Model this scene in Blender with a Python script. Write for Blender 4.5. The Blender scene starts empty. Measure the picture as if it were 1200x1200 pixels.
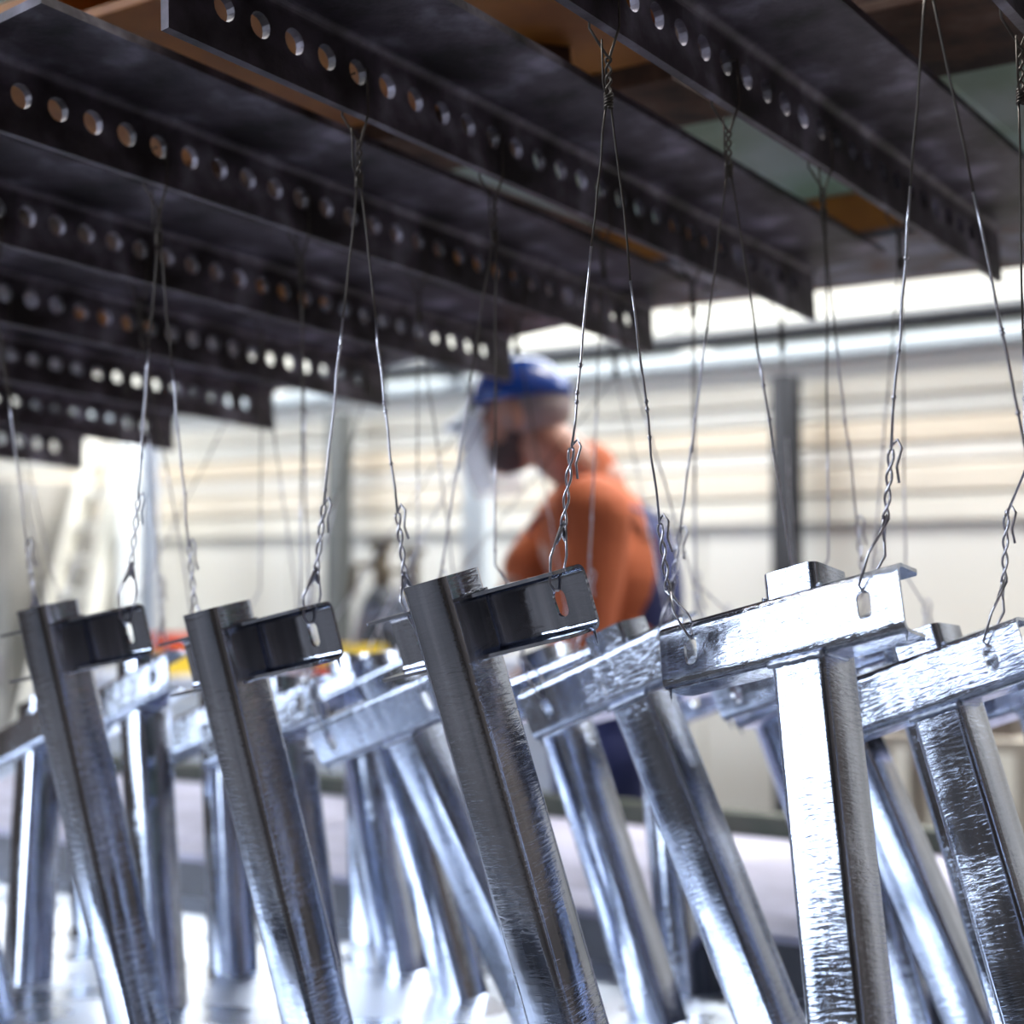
import bpy, bmesh, math, random
from math import sin, cos, pi, radians, sqrt, atan2
from mathutils import Vector, Matrix, Quaternion, noise
random.seed(7)
SC = bpy.context.scene
COL = SC.collection

# ------------------------------------------------------------------ camera
F = 1800.0                       # focal length in pixels of a 1200 px frame
HOR = 690.0                      # image row of the horizon
CAMH = 1.35
PITCH = math.atan((HOR - 600) / F)
CAM = Vector((0, 0, CAMH))
FW = Vector((0, cos(PITCH), sin(PITCH)))
DN = Vector((0, sin(PITCH), -cos(PITCH)))
RT = Vector((1, 0, 0))
UPW = Vector((0, 0, 1))
cd = bpy.data.cameras.new('camera'); cam = bpy.data.objects.new('camera', cd); COL.objects.link(cam)
cd.sensor_fit = 'HORIZONTAL'; cd.sensor_width = 36; cd.lens = 36 * F / 1200
cam.location = CAM; cam.rotation_euler = (radians(90) + PITCH, 0, 0)
cd.clip_start = .02; cd.clip_end = 100
cd.dof.use_dof = True; cd.dof.focus_distance = 1.23; cd.dof.aperture_fstop = 3.1; cd.dof.aperture_blades = 9
SC.camera = cam
SC.view_settings.view_transform = 'Standard'; SC.view_settings.look = 'None'
SC.view_settings.gamma = 1; SC.view_settings.use_curve_mapping = False
SC.view_settings.exposure = 0.0
SC.cycles.use_denoising = True
SC.cycles.max_bounces = 8; SC.cycles.glossy_bounces = 6; SC.cycles.sample_clamp_indirect = 8
w_ = bpy.data.worlds.new('world'); SC.world = w_; w_.use_nodes = True
w_.node_tree.nodes['Background'].inputs[0].default_value = (.75, .85, 1, 1)
w_.node_tree.nodes['Background'].inputs[1].default_value = .05

# room axes: the bath and the far wall run along U; W points from the camera to the wall
U = Vector((.828, -.561, 0)).normalized(); W = Vector((.561, .828, 0)).normalized()
YAW = atan2(U.y, U.x)
WALL = 4.14
def rm(u, w, z): return U * u + W * w + Vector((0, 0, z))
LAMPS = []
def area(name, loc, direction, sx, sy, power, col):
    l = bpy.data.lights.new(name, 'AREA'); l.shape = 'RECTANGLE'; l.size = sx; l.size_y = sy
    l.energy = power; l.color = col
    o = bpy.data.objects.new(name, l); COL.objects.link(o); o.location = loc
    o.rotation_euler = Vector(direction).to_track_quat('-Z', 'Y').to_euler(); LAMPS.append(o); return o
# daylight entering by the big door on the left, the rooflight strips and the high windows
area('door_daylight', rm(-7.7, -2.6, 2.9), U + W*.4, 3.4, 2.6, 130, (.72, .83, 1))
area('roof_daylight', rm(-2.6, 2.4, 5.0), (0, 0, -1), 6.0, 1.6, 1000, (1, .985, .95))
area('window_daylight', rm(-5.1, -4.8, 4.0), W + U*.2- Vector((0, 0, .15)), 5.6, 1.7, 290, (.78, .86, 1))

area('high_window_daylight', rm(-2.4, WALL - .12, CAMH + 1.45), -W - Vector((0, 0, .5)), 7.5, .55, 140, (.86, .92, 1))

# ------------------------------------------------------------------ helpers
def ray(px, py): return RT * ((px - 600) / F) + DN * ((py - 600) / F) + FW
def at(px, py, Z): return CAM + ray(px, py) * Z
def onwall(px, py, wd=WALL):
    r = ray(px, py); return CAM + r * (wd / r.dot(W))
def onlevel(px, py, z):
    r = ray(px, py); return CAM + r * ((z - CAMH) / r.z)
def proj(P):
    d = P - CAM; Z = d.dot(FW); return 600 + F * d.dot(RT) / Z, 600 + F * d.dot(DN) / Z, Z
def tag(o, label=None, cat=None, group=None, kind=None):
    if label: o['label'] = label
    if cat: o['category'] = cat
    if group: o['group'] = group
    if kind: o['kind'] = kind
    return o
def empty(name, M=None):
    o = bpy.data.objects.new(name, None); COL.objects.link(o); o.empty_display_size = .02
    if M is not None: o.matrix_world = M
    return o
def obj(name, bm, mat, parent=None, smooth=False, M=None, normals=True):
    if normals: bmesh.ops.recalc_face_normals(bm, faces=bm.faces)
    me = bpy.data.meshes.new(name); bm.to_mesh(me); bm.free()
    if smooth: me.polygons.foreach_set('use_smooth', [True] * len(me.polygons))
    for m in (mat if isinstance(mat, (list, tuple)) else [mat]): me.materials.append(m)
    o = bpy.data.objects.new(name, me); COL.objects.link(o)
    if parent is not None: o.parent = parent
    if M is not None: o.matrix_local = M
    return o
def share(name, me, parent=None, M=None):
    o = bpy.data.objects.new(name, me); COL.objects.link(o)
    if parent is not None: o.parent = parent
    if M is not None: o.matrix_local = M
    return o
def frame(o, x, y, z):
    M = Matrix.Identity(4)
    for i, v in enumerate((x, y, z)):
        for j in range(3): M[j][i] = v[j]
    for j in range(3): M[j][3] = o[j]
    return M
def box(bm, x0, x1, y0, y1, z0, z1, M=None):
    vs = [bm.verts.new((x, y, z)) for x in (x0, x1) for y in (y0, y1) for z in (z0, z1)]
    for f in ((0,1,3,2),(4,6,7,5),(0,4,5,1),(2,3,7,6),(0,2,6,4),(1,5,7,3)): bm.faces.new([vs[i] for i in f])
    if M is not None: bmesh.ops.transform(bm, matrix=M, verts=vs)
    return vs
def bevbox(bm, x0, x1, y0, y1, z0, z1, r, M=None, seg=2):
    t = bmesh.new(); box(t, x0, x1, y0, y1, z0, z1)
    bmesh.ops.bevel(t, geom=t.edges[:] , offset=r, segments=seg, affect='EDGES', profile=.5)
    if M is not None: bmesh.ops.transform(t, matrix=M, verts=t.verts)
    me = bpy.data.meshes.new('tmp'); t.to_mesh(me); t.free(); bm.from_mesh(me); bpy.data.meshes.remove(me)
def tube(bm, pts, r, n=6, cap=True):
    pts = [Vector(p) for p in pts]; rings = []; prev = None
    rr = r if isinstance(r, (list, tuple)) else [r] * len(pts)
    for i, p in enumerate(pts):
        d = (pts[min(i + 1, len(pts) - 1)] - pts[max(i - 1, 0)])
        d = d.normalized() if d.length > 1e-9 else Vector((0, 0, 1))
        if prev is None:
            a = d.orthogonal().normalized()
        else:
            a = prev - d * prev.dot(d); a = a.normalized() if a.length > 1e-6 else d.orthogonal().normalized()
        prev = a; b = d.cross(a)
        rings.append([bm.verts.new(p + (a * cos(2*pi*k/n) + b * sin(2*pi*k/n)) * rr[i]) for k in range(n)])
    for i in range(len(rings) - 1):
        for k in range(n):
            bm.faces.new((rings[i][k], rings[i][(k+1)%n], rings[i+1][(k+1)%n], rings[i+1][k]))
    if cap: bm.faces.new(rings[0][::-1]); bm.faces.new(rings[-1])
def loft(bm, rings, cap=True):
    R = [[bm.verts.new(p) for p in ring] for ring in rings]; n = len(R[0])
    for i in range(len(R) - 1):
        for k in range(n): bm.faces.new((R[i][k], R[i][(k+1)%n], R[i+1][(k+1)%n], R[i+1][k]))
    if cap: bm.faces.new(R[0][::-1]); bm.faces.new(R[-1])
    return R
def ell(bm, c, r, M=None, su=20, sv=12):
    t = bmesh.new(); bmesh.ops.create_uvsphere(t, u_segments=su, v_segments=sv, radius=1)
    bmesh.ops.scale(t, vec=r, verts=t.verts)
    if M is not None: bmesh.ops.transform(t, matrix=M, verts=t.verts)
    bmesh.ops.translate(t, vec=c, verts=t.verts)
    me = bpy.data.meshes.new('tmp'); t.to_mesh(me); t.free(); bm.from_mesh(me); bpy.data.meshes.remove(me)
def slot(cx, cz, rx, rz, n=16):
    """a vertical slot outline (stadium when rz > rx), 16 points so that the diagonals hit the cell corners"""
    out = []
    for k in range(n):
        a = 2 * pi * k / n
        out.append((cx + rx * cos(a), cz + rx * sin(a) + (rz - rx) * (1 if sin(a) > -1e-9 else -1)))
    return out
def plate(bm, x0, x1, z0, z1, y0, y1, holes, hw):
    """plate in the XZ plane of thickness y0..y1 with through holes; every hole sits in a cell of half width hw"""
    def slab(a, b):
        for y in (y0, y1): bm.faces.new([bm.verts.new(v) for v in ((a,y,z0),(b,y,z0),(b,y,z1),(a,y,z1))])
    cur = x0
    for cx, ol in sorted(holes, key=lambda h: h[0]):
        a, b = cx - hw, cx + hw; n = len(ol)
        if a > cur + 1e-5: slab(cur, a)
        per = []
        for k in range(n):
            c, d = cos(2*pi*k/n), sin(2*pi*k/n); q = max(abs(c), abs(d)); c /= q; d /= q
            per.append((cx + hw * c, (z0 + z1) / 2 + (z1 - z0) / 2 * d))
        prev = None
        for y in (y0, y1):
            I = [bm.verts.new((p[0], y, p[1])) for p in ol]; O = [bm.verts.new((p[0], y, p[1])) for p in per]
            for k in range(n): bm.faces.new((I[k], I[(k+1)%n], O[(k+1)%n], O[k]))
            if prev:
                for k in range(n): bm.faces.new((prev[k], prev[(k+1)%n], I[(k+1)%n], I[k]))
            prev = I
        cur = b
    if cur < x1 - 1e-5: slab(cur, x1)
    for q in (((x0,z0),(x1,z0)), ((x1,z0),(x1,z1)), ((x1,z1),(x0,z1)), ((x0,z1),(x0,z0))):
        (a, b), (c, d) = q
        bm.faces.new([bm.verts.new(v) for v in ((a,y0,b),(c,y0,d),(c,y1,d),(a,y1,b))])
    bmesh.ops.remove_doubles(bm, verts=bm.verts, dist=1e-6)

# ------------------------------------------------------------------ materials
def mat(name, col, rough=.5, metal=0.0, spec=None, emit=None, var=None, scale=6, bump=0, bscale=30, stretch=(1,1,1),
        rvar=0, coords='Object', detail=5):
    m = bpy.data.materials.new(name); m.use_nodes = True; nt = m.node_tree; b = nt.nodes['Principled BSDF']
    N = lambda t: nt.nodes.new(t)
    b.inputs['Base Color'].default_value = (*col, 1); b.inputs['Roughness'].default_value = rough
    b.inputs['Metallic'].default_value = metal
    tc = N('ShaderNodeTexCoord'); mp = N('ShaderNodeMapping'); mp.inputs['Scale'].default_value = stretch
    nt.links.new(tc.outputs[coords], mp.inputs[0])
    if var is not None or rvar:
        nz = N('ShaderNodeTexNoise'); nz.inputs['Scale'].default_value = scale; nz.inputs['Detail'].default_value = detail
        nt.links.new(mp.outputs[0], nz.inputs['Vector'])
        if var is not None:
            cr = N('ShaderNodeValToRGB'); e = cr.color_ramp.elements
            e[0].position = .38; e[1].position = .62; e[0].color = (*col, 1); e[1].color = (*var, 1)
            nt.links.new(nz.outputs[0], cr.inputs[0]); nt.links.new(cr.outputs[0], b.inputs['Base Color'])
        if rvar:
            mr = N('ShaderNodeMapRange'); mr.inputs[1].default_value = .35; mr.inputs[2].default_value = .65
            mr.inputs[3].default_value = rough; mr.inputs[4].default_value = rough + rvar
            nt.links.new(nz.outputs[0], mr.inputs[0]); nt.links.new(mr.outputs[0], b.inputs['Roughness'])
    if bump:
        n2 = N('ShaderNodeTexNoise'); n2.inputs['Scale'].default_value = bscale; n2.inputs['Detail'].default_value = 4
        nt.links.new(mp.outputs[0], n2.inputs['Vector'])
        bp = N('ShaderNodeBump'); bp.inputs['Strength'].default_value = 1; bp.inputs['Distance'].default_value = bump
        nt.links.new(n2.outputs[0], bp.inputs['Height']); nt.links.new(bp.outputs[0], b.inputs['Normal'])
    if emit:
        b.inputs['Emission Color'].default_value = (*emit[0], 1); b.inputs['Emission Strength'].default_value = emit[1]
    return m
def zinc(name, wr=.0004, streak=1.0, rough=.13, ws=45):
    """fresh hot-dip zinc: mirror-bright, faint lengthwise runs and fine cross wrinkles"""
    m = bpy.data.materials.new(name); m.use_nodes = True; nt = m.node_tree; b = nt.nodes['Principled BSDF']
    N = nt.nodes.new; L = nt.links.new
    b.inputs['Metallic'].default_value = 1
    tc = N('ShaderNodeTexCoord')
    def nz(sc, st, det=4, dist=0):
        mp = N('ShaderNodeMapping'); mp.inputs['Scale'].default_value = st; L(tc.outputs['Object'], mp.inputs[0])
        n = N('ShaderNodeTexNoise'); n.inputs['Scale'].default_value = sc; n.inputs['Detail'].default_value = det
        n.inputs['Distortion'].default_value = dist
        L(mp.outputs[0], n.inputs['Vector']); return n.outputs[0]
    long_ = nz(60, (1, 1, .04), 5)          # runs that follow the drain direction
    wrink = nz(ws, (1, 1, 5.5), 5, .8)      # cross wrinkles
    patch = nz(9, (1, 1, 1), 3)
    def mr(x, a, c, lo, hi):
        q = N('ShaderNodeMapRange'); L(x, q.inputs[0])
        for i, v in zip((1, 2, 3, 4), (a, c, lo, hi)): q.inputs[i].default_value = v
        return q.outputs[0]
    def mth(op, x, y):
        q = N('ShaderNodeMath'); q.operation = op
        for i, v in enumerate((x, y)):
            if isinstance(v, (int, float)): q.inputs[i].default_value = v
            else: L(v, q.inputs[i])
        return q.outputs[0]
    cr = N('ShaderNodeValToRGB'); e = cr.color_ramp.elements
    e[0].position = .3; e[0].color = (.26, .29, .36, 1); e[1].position = .60; e[1].color = (.76, .81, .94, 1)
    L(mth('ADD', mth('MULTIPLY', long_, .6), mth('MULTIPLY', patch, .4)), cr.inputs[0]); L(cr.outputs[0], b.inputs['Base Color'])
    L(mth('ADD', mr(patch, .35, .65, rough * .55, rough * 1.3), mr(long_, .45, .65, 0, .06)), b.inputs['Roughness'])
    pm = mr(patch, .42, .56, .30, 1)
    h = mth('ADD', mth('MULTIPLY', mth('MULTIPLY', wrink, pm), wr), mth('MULTIPLY', long_, .00012 * streak))
    bp = N('ShaderNodeBump'); bp.inputs['Strength'].default_value = 1; bp.inputs['Distance'].default_value = 1
    L(h, bp.inputs['Height']); L(bp.outputs[0], b.inputs['Normal'])
    return m
ZN = zinc('fresh_zinc', .00045, 1.5, .085); ZNW = zinc('wrinkled_zinc', .0007, 1.6, .18, 75); ZWELD = zinc('zinc_weld', .002, 2, .3)
def rust(name, dark, mid, light, rough=.62, metal=.25):
    m = bpy.data.materials.new(name); m.use_nodes = True; nt = m.node_tree; b = nt.nodes['Principled BSDF']
    N = nt.nodes.new; L = nt.links.new; tc = N('ShaderNodeTexCoord')
    n1 = N('ShaderNodeTexNoise'); n1.inputs['Scale'].default_value = 14; n1.inputs['Detail'].default_value = 8; L(tc.outputs['Object'], n1.inputs['Vector'])
    cr = N('ShaderNodeValToRGB'); e = cr.color_ramp.elements
    e[0].position = .36; e[0].color = (*dark, 1); e[1].position = .72; e[1].color = (*light, 1)
    q = e.new(.54); q.color = (*mid, 1)
    L(n1.outputs[0], cr.inputs[0]); L(cr.outputs[0], b.inputs['Base Color'])
    b.inputs['Roughness'].default_value = rough; b.inputs['Metallic'].default_value = metal
    n2 = N('ShaderNodeTexNoise'); n2.inputs['Scale'].default_value = 160; n2.inputs['Detail'].default_value = 5; L(tc.outputs['Object'], n2.inputs['Vector'])
    bp = N('ShaderNodeBump'); bp.inputs['Distance'].default_value = .0008; bp.inputs['Strength'].default_value = .8
    L(n2.outputs[0], bp.inputs['Height']); L(bp.outputs[0], b.inputs['Normal'])
    return m
RUST = rust('scaled_steel', (.014, .009, .010), (.080, .064, .080), (.27, .245, .30), .5, .4)
RUSTB = rust('brown_rust', (.03, .014, .009), (.10, .045, .025), (.16, .10, .07), .8)
RUSTG = rust('grey_rust', (.09, .05, .03), (.16, .16, .19), (.26, .27, .32), .7)
ORNG = mat('orange_paint', (.46, .165, .014), .6, var=(.32, .10, .012), scale=9, bump=.0006)
GRN = mat('pale_green_paint', (.17, .27, .18), .5, var=(.33, .42, .40), scale=5)
WIREZ = mat('zinced_wire', (.62, .60, .66), .28, 1, bump=.0004, bscale=300)
WIRED = mat('burnt_wire', (.10, .085, .075), .5, .8)
CREAM = mat('cream_wall', (.88, .87, .83), .5, var=(.85, .84, .79), scale=1.2)

# ------------------------------------------------------------------ hall
def rbox(name, u0, u1, w0, w1, z0, z1, m, parent=None, kind=None, bev=0):
    bm = bmesh.new()
    if bev: bevbox(bm, u0, u1, w0, w1, z0, z1, bev)
    else: box(bm, u0, u1, w0, w1, z0, z1)
    o = obj(name, bm, m, parent)
    if parent is None: o.rotation_euler = (0, 0, YAW)
    if kind: o['kind'] = kind
    return o
FLOORM = mat('concrete_floor', (.032, .027, .025), .9, var=(.025, .021, .02), scale=1.5)
DARKW = mat('dim_wall', (.035, .028, .025), .85, var=(.05, .038, .03), scale=.8)
ROOFM = mat('dim_roof', (.04, .04, .045), .8)
HU0, HU1, HW0, HZ = -8.0, 2.3, -5.0, 5.4
rbox('floor', HU0, HU1, HW0, WALL + .2, -.1, 0, FLOORM, kind='structure')
rbox('ceiling', HU0, HU1, HW0, WALL + .2, HZ, HZ + .1, ROOFM, kind='structure')
wall_far = rbox('wall_far', HU0, HU1, WALL, WALL + .15, 0, HZ, CREAM, kind='structure')
rbox('wall_left', HU0 - .1, HU0, HW0, WALL, 0, HZ, DARKW, kind='structure')
rbox('wall_right', HU1, HU1 + .1, HW0, WALL, 0, HZ, DARKW, kind='structure')
rbox('wall_behind', HU0, HU1, HW0 - .1, HW0, 0, HZ, DARKW, kind='structure')
# horizontal cladding boards on the upper far wall; warm light streaks painted as board tones
hts = [-.02+.20, .26, .345, .40, .47, .53, .60]      # heights above the camera
streak_cols = [(.86,.83,.75), (.80,.73,.62), (.85,.82,.76), (.80,.70,.56), (.72,.71,.66), (.84,.80,.70)]
for i in range(6):
    m = mat('cladding_%d' % i, streak_cols[i], .35, var=tuple(c * .9 for c in streak_cols[i]), scale=2)
    o = rbox('cladding_board', HU0, 1.2, WALL - .03 - .004 * (i % 2), WALL, CAMH + hts[i] + .004, CAMH + hts[i+1] - .004, m, wall_far, bev=.006)
m = mat('rail_blue_grey', (.42, .48, .53), .6)
rbox('trim_rail', HU0, 1.2, WALL - .06, WALL, CAMH + .652, CAMH + .698, m, kind='structure', bev=.01)
# vertical joints between the white wall panels
for i in range(14):
    u = -6.5 + i * .55
    rbox('panel', u, u + .54, WALL - .012, WALL, .05, CAMH + .17, CREAM, wall_far)
# high window strip above the pipe
GLOW = mat('daylit_pane', (.35, .35, .32), .5, emit=((1, .99, .92), .62))
wf = mat('window_frame', (.55, .56, .53), .5)
for i in range(5):
    u0 = -7.2 + i * 1.7
    fr = bmesh.new()
    for (a, b, c, d) in ((u0, u0 + 1.62, CAMH + .755, CAMH + .775), (u0, u0 + 1.62, CAMH + 1.72, CAMH + 1.75),
                         (u0, u0 + .03, CAMH + .755, CAMH + 1.75), (u0 + 1.59, u0 + 1.62, CAMH + .755, CAMH + 1.75)):
        box(fr, a, b, WALL - .05, WALL, c, d)
    o = obj('window_%d' % (i + 1), fr, wf); o.rotation_euler = (0, 0, YAW); o['kind'] = 'structure'
    rbox('pane', u0 + .03, u0 + 1.59, WALL - .03, WALL - .02, CAMH + .775, CAMH + 1.72, GLOW, o)
DAY = mat('daylit_sheet', (.7, .8, .9), .3, emit=((.74, .85, 1), 5.0))
def glazed(n, wall, a0, a1, z0, z1, bays):
    for i in range(bays):
        p = a0 + (a1 - a0) * i / bays; q = a0 + (a1 - a0) * (i + 1) / bays - .06
        def B(c, d, e_, f, t0, t1, nm_, m_, par=None, kind=None):
            if wall == 'behind': return rbox(nm_, c, d, HW0 + t0, HW0 + t1, e_, f, m_, par, kind)
            return rbox(nm_, HU0 + t0, HU0 + t1, c, d, e_, f, m_, par, kind)
        fr = bmesh.new()
        for (c, d, e_, f) in ((p, q, z0, z0 + .05), (p, q, z1 - .05, z1), (p, p + .05, z0 + .05, z1 - .05), (q - .05, q, z0 + .05, z1 - .05)):
            if wall == 'behind': box(fr, c, d, HW0, HW0 + .06, e_, f)
            else: box(fr, HU0, HU0 + .06, c, d, e_, f)
        o = obj('window_%d' % (n + i), fr, wf); o.rotation_euler = (0, 0, YAW); o['kind'] = 'structure'
        B(p + .05, q - .05, z0 + .05, z1 - .05, .02, .03, 'pane', DAY, o)
glazed(6, 'behind', -7.95, -2.3, 3.1, 4.9, 4)
glazed(10, 'left', -4.9, -1.0, 1.5, 4.2, 3)
# pipe along the wall
bm = bmesh.new(); tube(bm, [(-7.8, 0, 0), (2.25, 0, 0)], .029, 16)
for u in range(-7, 2, 2): box(bm, u, u + .03, -.03, .10, -.035, .035)
o = obj('wall_pipe', bm, mat('dark_pipe', (.035, .04, .05), .45), smooth=True); o.rotation_euler = (0, 0, YAW)
o.location = rm(0, WALL - .14, CAMH + .727)
tag(o, 'dark horizontal pipe running along the far wall below the bright strip', 'pipe')
# steel columns against the wall
def column(px, wpx, top, colr, lab, wd=WALL - .16):
    c = onwall(px, 600, wd); Z = (c - CAM).dot(FW); h = wpx * Z / F / 2
    M = Matrix.Translation((c.x, c.y, 0)) @ Matrix.Rotation(YAW, 4, 'Z')
    e = empty('steel_column', M); mm = mat('column_paint', colr, .5)
    bm = bmesh.new(); t = .006
    box(bm, -h, h, -h, -h + t, .012, top); box(bm, -h, h, h - t, h, .012, top); box(bm, -t/2, t/2, -h + t, h - t, .012, top)
    obj('shaft', bm, mm, e)
    bm = bmesh.new(); box(bm, -h*1.8, h*1.8, -h*1.6, h*1.6, 0, .012); obj('base_plate', bm, mm, e)
    tag(e, lab, 'column', None)
column(922, 27, CAMH + .60, (.05, .052, .06), 'dark grey steel column against the white wall right of the worker')
column(397, 22, CAMH + .60, (.16, .17, .17), 'grey steel column against the white wall left of the gas bottles', WALL - .16)

# ------------------------------------------------------------------ zinc bath
ZL = CAMH - .50          # level of the molten zinc
RIM = CAMH - .44
far_p = onlevel(230, 1053, ZL); WF = far_p.dot(W)          # far inner wall of the bath
m = bpy.data.materials.new('molten_zinc'); m.use_nodes = True; nt = m.node_tree; b = nt.nodes['Principled BSDF']
b.inputs['Metallic'].default_value = 1; b.inputs['Base Color'].default_value = (.86, .91, 1, 1)
tc = nt.nodes.new('ShaderNodeTexCoord')
n1 = nt.nodes.new('ShaderNodeTexNoise'); n1.inputs['Scale'].default_value = 3.2; n1.inputs['Detail'].default_value = 3; n1.inputs['Distortion'].default_value = .6
n2 = nt.nodes.new('ShaderNodeTexNoise'); n2.inputs['Scale'].default_value = 7; n2.inputs['Detail'].default_value = 6
mr = nt.nodes.new('ShaderNodeMapRange'); mr.inputs[1].default_value = .42; mr.inputs[2].default_value = .66; mr.inputs[3].default_value = .22; mr.inputs[4].default_value = .5
bp = nt.nodes.new('ShaderNodeBump'); bp.inputs['Distance'].default_value = .006; bp.inputs['Strength'].default_value = 1
for a, c in ((tc.outputs['Object'], n1.inputs['Vector']), (tc.outputs['Object'], n2.inputs['Vector']), (n2.outputs[0], mr.inputs[0]),
             (mr.outputs[0], b.inputs['Roughness']), (n1.outputs[0], bp.inputs['Height']), (bp.outputs[0], b.inputs['Normal'])): nt.links.new(a, c)
MZ = m
BU0, BU1, WN = -5.2, 1.6, .84
bath = empty('zinc_bath', Matrix.Rotation(YAW, 4, 'Z'))
tag(bath, 'steel galvanizing bath with ash-covered lavender rim ledge', 'bath')
ASH = mat('ash_ledge', (.60, .58, .72), .75, var=(.46, .44, .55), scale=7, bump=.004, bscale=25)
INN = mat('bath_lining', (.10, .10, .11), .5, var=(.20, .20, .23), scale=9)
GB = mat('dark_green_paint', (.035, .045, .03), .6, var=(.06, .06, .045), scale=12)
LEDW = onlevel(720, 968, RIM).dot(W)
rbox('wall_plate', BU0, BU1, WF, WF + .03, .02, RIM, INN, bath)
rbox('wall_plate', BU0, BU1, WN - .03, WN, .02, RIM, INN, bath)
rbox('end_plate', BU0 - .03, BU0, WN, WF, .02, RIM, INN, bath)
rbox('end_plate', BU1, BU1 + .03, WN, WF, .02, RIM, INN, bath)
rbox('floor_plate', BU0, BU1, WN, WF, 0, .03, INN, bath)
# ledge: near flange strip then broad ash covered plate, in lengths with open joints
uu = BU0
for L in (1.3, 1.05, .9, 1.2, 1.1, 1.2):
    rbox('rim_strip', uu, uu + L - .012, WF - .012, WF + .10, RIM, RIM + .012, ASH, bath, bev=.003)
    rbox('ledge_plate', uu + .1, uu + L + .085, WF + .128, LEDW, RIM - .01, RIM + .006, ASH, bath, bev=.003)
    uu += L
rbox('guard_rail', BU0, BU1, LEDW, LEDW + .05, RIM - .012, RIM + .045, GB, bath, bev=.004)
rbox('skirt', BU0, BU1, LEDW + .01, LEDW + .05, .0, RIM - .013, GB, bath)
zs = rbox('molten_zinc', BU0, BU1, WN, WF, ZL - .25, ZL, MZ)
tag(zs, 'mirror-bright molten zinc surface filling the bath', 'molten zinc', kind='stuff')

# ------------------------------------------------------------------ jig of perforated angle beams
V1 = Vector((1300, 200, 1800)).normalized(); V2 = Vector((-2545, 367, 1800)).normalized()
def c2w(v): return (RT * v[0] + DN * v[1] + FW * v[2])
D1 = c2w(V1).normalized(); D2 = c2w(V2); D2 = (D2 - D1 * D2.dot(D1)).normalized(); D3 = D1.cross(D2); D3 = D3 if D3.z > 0 else -D3
CS = .155; AX, KK = 41434.0, 20.28
def tip(k):
    x = -1945 + AX / (KK - k); y = 550 - .2045 * (x - 98)
    return x, y, CS * (KK - k)
def hook(k, t):                     # point on the bottom edge of beam k, t metres from its far tip
    return at(*tip(k)) - D1 * t
LEG, FLG, TH, PIT = .082, .110, .009, .04194
bl = ['fifth', 'sixth']
def beam(k, length, lab):
    o = at(*tip(k)); e = empty('perforated_beam', frame(o, -D1, -D2, D3))
    tag(e, lab, 'beam', 'perforated angle beams of the jig')
    bm = bmesh.new(); n = int((length - .07) / PIT)
    plate(bm, 0, length, 0, LEG - .012, -TH, 0, [(.07 + PIT * i, slot(.07 + PIT * i, .040, .0118, .0121)) for i in range(n)], PIT/2)
    obj('web', bm, RUST, e)
    bm = bmesh.new()                # the rolled root and the flange
    prof = []
    for i in range(6):
        a = pi/2 * i / 5; prof.append((.010 * (1 - cos(a)), LEG - TH - .010 + .010 * sin(a)))      # inner fillet
    inner = [(0, LEG - .0125)] + prof + [(FLG, LEG - TH)]
    outer = [(FLG, LEG), (-TH, LEG), (-TH, LEG - .0125)]
    ring = inner + outer
    loft(bm, [[(x, p[0], p[1]) for p in ring] for x in (0, length)])
    obj('flange', bm, RUST, e)
labs = {0: 'perforated dark angle beam ending farthest left, lowest in the picture', 1: 'short-looking perforated beam ending second from the left',
        2: 'perforated beam whose tip is third from the left', 3: 'perforated beam whose tip is fourth from left',
        4: 'perforated beam whose tip overlaps the worker\'s blue cap', 5: 'perforated beam ending just right of the worker\'s head',
        6: 'long perforated beam with its cut near end in the top left', 7: 'perforated beam ending highest at the right edge',
        8: 'perforated beam crossing only the top right corner', 9: 'perforated beam out past the top right corner'}
for k in range(0, 9):
    beam(k, 1.222, labs.get(k, 'perforated beam tip lowest at the left picture edge, behind all others'))

# ------------------------------------------------------------------ overhead frame
def cross(name, px, py, h, width, depth, m, lab, cat, u0, u1, flt=.012):
    """I-beam along the wall; its far bottom edge passes through the pixel, underside h above the camera"""
    P = onlevel(px, py, CAMH + h); w1 = P.dot(W); uo = P.dot(U)
    e = empty(name, Matrix.Rotation(YAW, 4, 'Z')); z = CAMH + h
    tag(e, lab, cat)
    rbox('lower_flange', uo + u0, uo + u1, w1 - width, w1, z, z + flt, m, e, bev=.002)
    rbox('web', uo + u0, uo + u1, w1 - width/2 - .005, w1 - width/2 + .005, z + flt, z + depth - flt, m, e)
    rbox('upper_flange', uo + u0, uo + u1, w1 - width, w1, z + depth - flt, z + depth, m, e)
    return e
P = onlevel(960, 339, CAMH + .53); wc1 = P.dot(W); wc0 = wc1 - .33; z0 = CAMH + .53
e = empty('crossbeam', Matrix.Rotation(YAW, 4, 'Z')); tag(e, 'grey rusty crossbeam with an orange edge above the far beam tips', 'beam')
rbox('bottom_plate', -6.5, 1.2, wc0, wc1, z0, z0 + .012, RUSTG, e)
rbox('side_plate', -6.5, 1.2, wc0, wc0 + .012, z0 + .0125, z0 + .073, ORNG, e)
rbox('side_plate', -6.5, 1.2, wc1 - .012, wc1, z0 + .0125, z0 + .073, ORNG, e)
rbox('edge_strip', -6.5, 1.2, wc1, wc1 + .006, z0 - .002, z0 + .03, ORNG, e)
for i in range(5): rbox('stiffener', -5.5 + i * 1.3, -5.49 + i * 1.3, wc0 + .013, wc1 - .013, z0 + .013, z0 + .07, RUSTG, e)
wb1 = onlevel(1080, 95, CAMH + .60).dot(W)
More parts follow.
